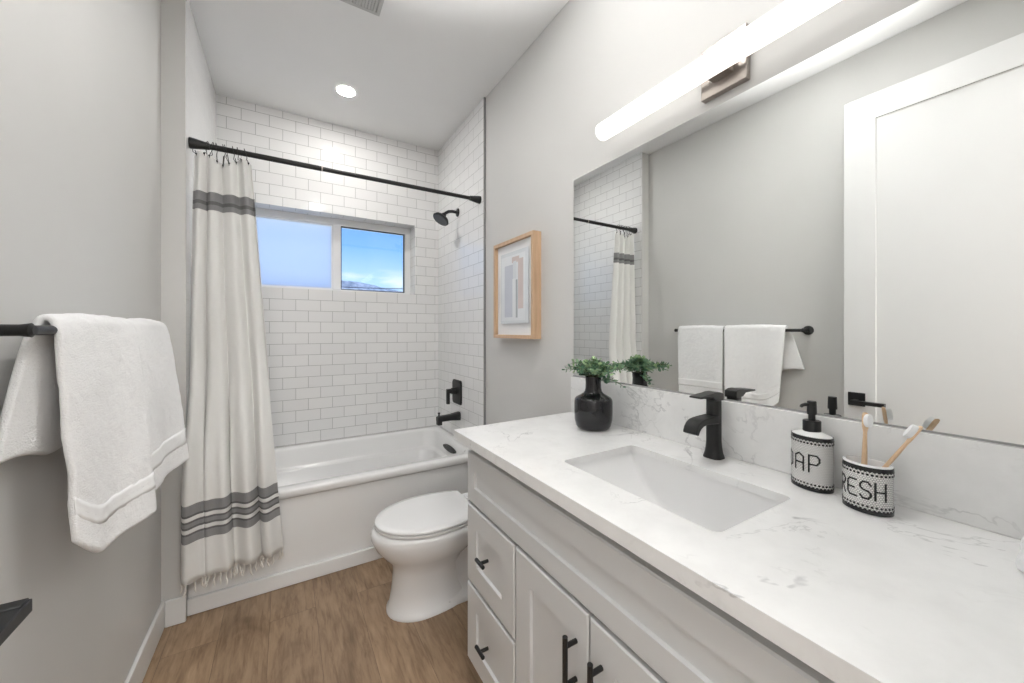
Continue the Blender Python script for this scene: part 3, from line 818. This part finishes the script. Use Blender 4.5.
class Oval:
    def __init__(s, cx, cy, a, bb, delta):
        s.c = Vector((cx, cy, 0)); s.a, s.b = a, bb
        s.n = Vector((-math.cos(delta), math.sin(delta), 0)); s.t = Vector((-math.sin(delta), -math.cos(delta), 0))
        s.tab = [0.0]; N = 720; s.N = N
        prev = s.raw(0)
        for i in range(1, N + 1):
            p = s.raw(2*PI*i/N); s.tab.append(s.tab[-1] + (p - prev).length); prev = p
        s.per = s.tab[-1]
    def raw(s, th, off=0):   # th measured from the front, towards the reading direction
        p = s.t*math.sin(th)*s.a + s.n*math.cos(th)*s.b
        nn = (s.t*math.sin(th)/s.a + s.n*math.cos(th)/s.b).normalized()
        return s.c + p + nn*off
    def at(s, arc, off=0):
        q = arc % s.per; lo, hi = 0, s.N
        while hi - lo > 1:
            m = (lo + hi)//2
            if s.tab[m] <= q: lo = m
            else: hi = m
        f = (q - s.tab[lo])/(s.tab[hi] - s.tab[lo])
        return s.raw(2*PI*(lo + f)/s.N, off)
    def loop(s, z, off=0, n=64): return [tuple(s.at(s.per*i/n, off) + Vector((0,0,z))) for i in range(n)]
def dots(b, ov, pts, r, off=.0004, hexa=6, th=.0006):
    for arc, z in pts:
        ring0 = []; ring1 = []
        for k in range(hexa):
            a = 2*PI*k/hexa + PI/6
            p = ov.at(arc + r*math.cos(a), off); q = ov.at(arc + .8*r*math.cos(a), off + th)
            ring0.append(b.bm.verts.new((p.x, p.y, z + r*math.sin(a)))); ring1.append(b.bm.verts.new((q.x, q.y, z + .8*r*math.sin(a))))
        b.bm.faces.new(ring1)
        for k in range(hexa): b.bm.faces.new((ring0[k], ring0[(k+1) % hexa], ring1[(k+1) % hexa], ring1[k]))
def word_dots(word, x0, z0, w, h, pitch, sp_=.0029):
    out = []
    for i, ch in enumerate(word):
        for st_ in GLY[ch]:
            P = [Vector((x0 + i*pitch + p[0]/4*w, z0 + p[1]/6*h)) for p in st_]
            for A, B in zip(P[:-1], P[1:]):
                n = max(1, round((B - A).length/sp_))
                for k in range(n + 1):
                    q = A.lerp(B, k/n)
                    if all((q - Vector(o)).length > sp_*.45 for o in out): out.append(tuple(q))
    return out
def mosaic(parent, ov, z0, h, word, wx, wz, lw, lh, pitch, open_top):
    b = MB(); uvl = b.bm.loops.layers.uv.new('UVMap'); n = 72
    zs = [z0, z0 + .002, z0 + h - .002, z0 + h]; offs = [-.0015, 0, 0, -.0015]
    rows = [[b.bm.verts.new(p) for p in ov.loop(z, o_, n)] for z, o_ in zip(zs, offs)]
    for r_ in range(3):
        for i in range(n):
            j = (i + 1) % n
            f = b.bm.faces.new((rows[r_][i], rows[r_][j], rows[r_+1][j], rows[r_+1][i]))
            for lp, (ii, zz) in zip(f.loops, ((i, zs[r_]), (i+1, zs[r_]), (i+1, zs[r_+1]), (i, zs[r_+1]))): lp[uvl].uv = (ov.per*ii/n, zz)
    b.bm.faces.new(rows[0][::-1])
    if not open_top: b.bm.faces.new(rows[-1])
    b.obj('body', M['penny'], parent)
    nd = int(ov.per/.0068)
    for za, zb, zd, ze in ((z0 + .001, z0 + .0090, z0 + .0155, z0 + .0092), (z0 + h - .0090, z0 + h - .001, z0 + h - .0155, z0 + h - .0092)):
        b = MB(); b.loft([ov.loop(za, -.0004, n), ov.loop(za, .0007, n), ov.loop(zb, .0007, n), ov.loop(zb, -.0004, n)], False, False)
        dots(b, ov, [(ov.per*(k + .5)/nd, ze) for k in range(nd)], .0024)
        dots(b, ov, [(ov.per*k/nd, zd) for k in range(nd)], .0025)
        b.obj('border', M['cham'], parent)
    b = MB(); dots(b, ov, word_dots(word, wx, wz, lw, lh, pitch), .0022)
    b.obj('lettering', M['cham'], parent)

ovS = Oval(1.063, .397, .0420, .0330, R(16))
soap = thing('soap_dispenser', 'white mosaic soap pump bottle lettered SOAP with black pump beside the sink', 'soap dispenser', (1.054, .395, CH))
zS = CH + .0004; hS = .124
mosaic(soap, ovS, zS, hS, 'SOAP', -.0738, zS + .044, .0190, .038, .0300, False)
c0 = ovS.c
def small(ov, k, z): return [tuple(ov.c + (Vector(p) - ov.c)*0 + Vector(((p[0] - ov.c.x)*k, (p[1] - ov.c.y)*k, z))) for p in ov.loop(0, -.001)]
MB().loft([small(ovS, 1.0, zS + hS - .001), small(ovS, .96, zS + hS + .0015), small(ovS, .62, zS + hS + .006), small(ovS, .5, zS + hS + .008)]).obj('shoulder', M['ceramic'], soap, angle=60)
cz = zS + hS + .0065
MB().lathe([(.0172, 0), (.0177, .001), (.0177, .024), (.0165, .026)], (c0.x, c0.y, cz), 28).obj('pump_collar', M['black'], soap)
MB().lathe([(.007, .024), (.007, .040), (.0095, .040), (.0098, .044), (.0090, .070), (.0080, .071)], (c0.x, c0.y, cz), 20).obj('pump_stem', M['black'], soap)
hd = Vector((-.85, .52, 0)).normalized()
pc = Vector((c0.x, c0.y, cz + .063))
MB().tube([tuple(pc + hd*d + Vector((0, 0, z))) for d, z in ((.004, 0), (.016, .0), (.023, -.002), (.026, -.006))], [.0045, .0042, .0038, .003], 10).obj('pump_nozzle', M['black'], soap)

ovC = Oval(1.030, .289, .0395, .0330, R(8))
tum = thing('toothbrush_cup', 'oval white mosaic tumbler lettered FRESH holding two toothbrushes', 'cup', (1.014, .285, CH))
hC = .095
mosaic(tum, ovC, zS, hC, 'FRESH', -.0645, zS + .031, .0158, .033, .0225, True)
MB().loft([ovC.loop(zS + hC - .003, -.0012), ovC.loop(zS + hC, .0003), ovC.loop(zS + hC + .002, -.0006), ovC.loop(zS + hC + .0025, -.0045), ovC.loop(zS + hC - .002, -.0065), ovC.loop(zS + .006, -.0070)], False, True).obj('liner', M['ceramic'], tum, angle=60)

def toothbrush(label, foot, head, bdir):
    foot, head = Vector(foot), Vector(head); d = (head - foot).normalized(); L_ = (head - foot).length
    bd = Vector(bdir); bd = (bd - d*bd.dot(d)).normalized(); s_ = d.cross(bd)
    root = thing('toothbrush', label, 'toothbrush', tuple(foot), 'bamboo toothbrushes in the tumbler')
    def sec(t, w, h): 
        c = foot + d*t
        return [tuple(c + s_*w*math.cos(2*PI*k/16) + bd*h*math.sin(2*PI*k/16)) for k in range(16)]
    MB().loft([sec(0, .0035, .0025), sec(.004, .0055, .0035), sec(L_*.45, .0058, .0036), sec(L_*.66, .0042, .0034), sec(L_*.78, .0036, .0030), sec(L_*.84, .0066, .0032), sec(L_*.96, .0070, .0031), sec(L_*.99, .0056, .0028), sec(L_, .002, .001)]).obj('handle', M['bamboo'], root, angle=60)
    b = MB()
    lo = [foot + d*t for t in (L_*.835, L_*.98)]
    def oval_(off): return [tuple(lo[0].lerp(lo[1], .5) + d*(L_*.0725*math.cos(2*PI*k/20)) + s_*.0062*math.sin(2*PI*k/20) + bd*off) for k in range(20)]
    b.loft([oval_(.002), oval_(.0120)]); b.obj('bristles', M['bristle'], root)
toothbrush('bamboo toothbrush standing nearly upright in the tumbler, bristles facing the room', (1.018, .292, zS + .008), (1.0665, .3020, 1.121), (-.55, -.85, .2))
toothbrush('bamboo toothbrush leaning out over the near side of the tumbler', (1.022, .308, zS + .008), (1.064, .2180, 1.110), (-.35, .55, .8))

# ------------------------------------------------------------------ mirror, light bar, picture
mr = MB().box(XW - .005, XW - .0005, -.045, CYE, BSZ + .003, 1.977).obj('mirror', M['mirror'], smooth=False)
tag(mr, 'wide frameless wall mirror resting on the backsplash', 'mirror')
MB().box(XW - .008, XW - .0005, -.045, CYE, BSZ + .0003, BSZ + .0042).obj('bottom_channel', M['edge'], mr, smooth=False)

lb = thing('vanity_light', 'long glowing white light bar on the wall above the mirror', 'wall light', (XW, .632, 2.07))
MB().box(XW - .022, XW - .0003, .565, .700, 2.005, 2.158).obj('back_plate', M['nickel'], lb, bevel=.002)
MB().box(XW - .060, XW - .021, .60, .66, 2.040, 2.085).obj('bracket', M['nickel'], lb, bevel=.002)
LBX, LBZ = XW - .080, 2.060
def arcpts(a0, a1, r, y, n=22): return [(LBX - r*math.cos(R(lerp(a0, a1, i/n))), y, LBZ + r*math.sin(R(lerp(a0, a1, i/n)))) for i in range(n + 1)]
MB().loft([arcpts(-152, 152, .029, .180), arcpts(-152, 152, .032, .184), arcpts(-152, 152, .032, 1.066), arcpts(-152, 152, .029, 1.070)]).obj('diffuser', M['bar'], lb)
MB().loft([arcpts(152.5, 207.5, .0315, .181), arcpts(152.5, 207.5, .0315, 1.069)]).obj('housing', M['trimw'], lb)
MB().tube([(LBX, 1.0705, LBZ), (LBX, 1.076, LBZ)], [.031, .028], 28).obj('end_cap', M['trimw'], lb)
MB().tube([(LBX, .174, LBZ), (LBX, .1795, LBZ)], [.028, .031], 28).obj('end_cap', M['trimw'], lb)

PX = 1.074; py0, py1, pz0, pz1 = 1.581, 2.003, 1.252, 1.805
pic = thing('picture_frame', 'pale oak box frame holding an abstract watercolour on the right wall', 'picture', (XW, 1.79, 1.53))
t = .020
b = MB()
b.box(PX, XW - .0005, py0, py0 + t, pz0, pz1); b.box(PX, XW - .0005, py1 - t, py1, pz0, pz1)
b.box(PX, XW - .0005, py0 + t, py1 - t, pz0, pz0 + t); b.box(PX, XW - .0005, py0 + t, py1 - t, pz1 - t, pz1)
b.obj('frame', M['oak'], pic, bevel=.001)
MB().box(PX + .020, PX + .024, py0 + t, py1 - t, pz0 + t, pz1 - t).obj('mat_board', M['mat'], pic, smooth=False)
b = MB()
ay0, ay1, az0, az1 = 1.640, 1.930, 1.335, 1.735
b.box(PX + .010, PX + .013, ay0, ay1, az0, az1, 0)
def art(y0, y1, z0, z1, mi, k): b.box(PX + .0098 - .0004*k, PX + .0101, lerp(ay0, ay1, y0), lerp(ay0, ay1, y1), lerp(az0, az1, z0), lerp(az0, az1, z1), mi)
art(.10, .97, .04, .95, 4, 0)
art(.50, .84, .09, .82, 1, 1); art(.40, .52, .12, .86, 0, 2); art(.16, .34, .20, .88, 2, 1); art(.30, .56, .84, .92, 2, 1.5)
art(.36, .42, .08, .60, 3, 3); art(.42, .54, .08, .62, 4, 3)
b.obj('artwork', [M['artpale'], M['artblue'], M['artpink'], M['artdark'], M['artwhite']], pic, smooth=False)

# ------------------------------------------------------------------ towel bar and towels on the left wall
BX, BZ = -.402, 1.297
tb = thing('towel_bar', 'black towel bar on the left wall holding two white towels', 'towel bar', (XL, 1.45, BZ))
MB().tube([(BX, 1.035, BZ), (BX, 1.872, BZ)], .0095, 16).obj('rail', M['black'], tb)
for y in (1.028, 1.880):
    MB().tube([(XL + .0003, y, BZ), (XL + .010, y, BZ), (XL + .014, y, BZ)], [.028, .027, .016], 24).obj('rosette', M['black'], tb)
    MB().tube([(XL + .012, y, BZ), (BX - .004, y, BZ), (BX + .010, y, BZ), (BX + .014, y, BZ)], [.0105, .0105, .013, .008], 18).obj('post', M['black'], tb)

def towel(name, label, yA, yB, zf, zb, fx_top, fx_bot, shape):
    """cloth draped over the rail: profile from the front hem over the rail to the back hem"""
    root = thing(name, label, 'towel', (BX, (yA + yB)/2, BZ), 'white towels on the bar')
    rows = []; prof = []
    NF = 46
    for i in range(NF + 1):
        q = i/NF; z = lerp(zf, BZ, q); x = lerp(fx_bot, fx_top, q**.7); prof.append((x, z, 'f', 1 - q))
    for i in range(1, 12):
        a = PI*i/12; rr_ = (fx_top - (BX - .022))/2; cxx = (fx_top + BX - .022)/2
        prof.append((cxx + rr_*math.cos(a), BZ + .026*math.sin(a), 't', 0))
    for i in range(16):
        q = i/15; prof.append((lerp(BX - .022, BX - .044, q**.6), lerp(BZ, zb, q), 'b', q))
    NY = 44
    b = MB()
    for (x, z, seg, q) in prof:
        row = []
        for j in range(NY + 1):
            v = j/NY; px, y, dzz = shape(seg, q, v, x)
            nz = .004*noise.noise(Vector((y*14, z*9, 3.1))) + .002*noise.noise(Vector((y*60, z*60, 1)))
            row.append((px + (nz if seg != 'b' else 0), y, z + dzz + (nz if seg == 't' else 0)))
        rows.append(row)
    vs_ = [[b.bm.verts.new(p) for p in r_] for r_ in rows]
    for r0, r1 in zip(vs_[:-1], vs_[1:]):
        for j in range(NY): b.bm.faces.new((r0[j], r0[j+1], r1[j+1], r1[j]))
    b.obj('cloth', M['towel'], root, solid=.014, subsurf=1)
    # woven band above the front hem
    b = MB(); sel = [k for k in range(NF + 1) if .060 < (prof[k][1] - zf) < .115]
    lo = []
    for k in sel:
        rib = .0015 if (k % 2) else .0
        lo.append([(rows[k][j][0] + .0064 + rib*.7, rows[k][j][1], rows[k][j][2]) for j in range(NY + 1)])
    vs2 = [[b.bm.verts.new(p) for p in r_] for r_ in lo]
    for r0, r1 in zip(vs2[:-1], vs2[1:]):
        for j in range(NY): b.bm.faces.new((r0[j], r0[j+1], r1[j+1], r1[j]))
    b.obj('woven_band', M['hem'], root, solid=.0016)
    return root
def sheet(top, bot, ripple, curl):
    (xa, ya), (xb, yb2) = top; (xc, yc_), (xd, yd) = bot
    def f(seg, q, v, x):
        if seg == 'f':
            xt, yt = lerp(xa, xb, v), lerp(ya, yb2, v); xo, yo = lerp(xc, xd, v), lerp(yc_, yd, v)
            k = q**.8
            return lerp(xt, xo, k) + ripple*math.sin(2*PI*v*1.2 + .6)*(.25 + q), lerp(yt, yo, q), curl*q*max(0, 1 - v/.4)**2
        if seg == 't':
            return lerp(x, x + lerp(xa, xb, v) + .380, max(0, min(1, (x - BX + .022)/.044))), lerp(ya, yb2, v), .006*math.sin(PI*v)
        return None
    return f
fA = sheet(((-.396, 1.120), (-.378, 1.486)), ((-.386, 1.150), (-.330, 1.450)), .007, .075)
fB = sheet(((-.380, 1.496), (-.378, 1.848)), ((-.340, 1.470), (-.314, 1.790)), .005, .0)
def shA(seg, q, v, x):
    r_ = fA(seg, q, v, x)
    if r_: return r_
    return x + .004 + .008*math.sin(7*v)*q, lerp(1.102 - .066*q, 1.40, v), .018*math.sin(6*v + 1)*q
def shB(seg, q, v, x):
    r_ = fB(seg, q, v, x)
    if r_: return r_
    return x + .003*math.sin(6*v)*q, lerp(1.496, 1.848, v), 0
towel('bath_towel', 'white towel over the bar end nearer the camera, back corner hanging loose', 1.122, 1.482, .778, 1.040, -.380, -.350, shA)
towel('bath_towel', 'white towel hanging on the bar nearer the shower curtain', 1.496, 1.845, .825, .90, -.380, -.350, shB)

# ------------------------------------------------------------------ ceiling fittings
def can(name, label, x, y, lens):
    c = thing(name, label, 'ceiling light', (x, y, ZC))
    MB().lathe([(.059, -.0003), (.059, -.002), (.053, -.004), (.050, -.002)], (x, y, ZC), 40, False, False).obj('trim_ring', M['trimw'], c)
    MB().lathe([(.0505, -.0012), (.0505, -.0035), (.04, -.0045)], (x, y, ZC), 40).obj('lens', M[lens], c)
can('recessed_light', 'small round recessed ceiling light over the tub', .331, 2.608, 'can')
can('recessed_light', 'round recessed ceiling light added out of view over the middle of the room', .33, .95, 'can_fill')  # unseen fitting, added to brighten the room
vt = thing('ceiling_vent', 'square grey ventilation grille in the ceiling', 'vent', (.24, 1.742, ZC))
vx0, vx1, vy0, vy1 = .09, .389, 1.593, 1.892
b = MB(); zz = ZC - .012
for q in ((vx0, vx1, vy0, vy0 + .016), (vx0, vx1, vy1 - .016, vy1), (vx0, vx0 + .016, vy0 + .016, vy1 - .016), (vx1 - .016, vx1, vy0 + .016, vy1 - .016)): b.box(*q, zz, ZC - .0003)
b.obj('frame', M['grille'], vt, bevel=.001)
MB().box(vx0 + .016, vx1 - .016, vy0 + .016, vy1 - .016, ZC - .003, ZC - .0006).obj('backing', M['edge'], vt, smooth=False)
b = MB()
for k in range(20):
    x = lerp(vx0 + .02, vx1 - .02, (k + .5)/20); b.box(x - .004, x + .004, vy0 + .016, vy1 - .016, zz + .001, ZC - .004)
for k in range(20):
    y = lerp(vy0 + .02, vy1 - .02, (k + .5)/20); b.box(vx0 + .016, vx1 - .016, y - .002, y + .002, zz + .002, ZC - .005)
b.obj('lattice', M['grille'], vt, smooth=False)

# ------------------------------------------------------------------ outside the window
b = MB(); NX, NYY = 90, 10
rows = []
for j in range(NYY + 1):
    row = []
    for i in range(NX + 1):
        x = lerp(-260, 420, i/NX); yv = 380 + 40*j
        ridge = 64.0 - .105*(x - 61) + 5*noise.noise(Vector((x*.02, 2.2, 0))) + 2*noise.noise(Vector((x*.07, 1, 0)))
        h_ = 1.3 + max(0, ridge)*math.sin(min(1, j/4)*PI/2)*(1 if j <= 4 else 1 - (j - 4)/8)
        row.append((x, yv, h_ - 3*(j == 0)))
    rows.append(row)
b.loft(rows, False, False, False)
hill = b.obj('hill', M['hill'], angle=180)
tag(hill, 'distant grey hillside seen low in the right window pane', 'hill')
for k, (z0, z1, lab) in enumerate(((6.25, 6.40, 'upper of two dark cables crossing the sky outside the window'), (6.05, 6.05, 'lower of two dark cables crossing the sky outside the window'))):
    pts = [(lerp(-12, 20, i/24), 42 + k, lerp(z0, z1, i/24) - .6*math.sin(PI*i/24)) for i in range(25)]
    tag(MB().tube(pts, .035, 6).obj('power_line', M['wire']), lab, 'power line', 'cables outside the window')

# rolled hand towel at the near end of the counter
ht = thing('hand_towel', 'white folded hand towel at the near right end of the counter', 'towel', (1.01, .03, CH))
b = MB()
for k, zc in enumerate((CH + .0145, CH + .0425)):
    b.loft([rrect(.945 + d, 1.085 - d, -.040 + d, .097 - d - .004*k, .012, zc + dz_) for d, dz_ in ((.008, -.0138), (.001, -.008), (0, 0), (.001, .008), (.008, .0138))])
b.obj('folded_cloth', M['towel'], ht, angle=60)
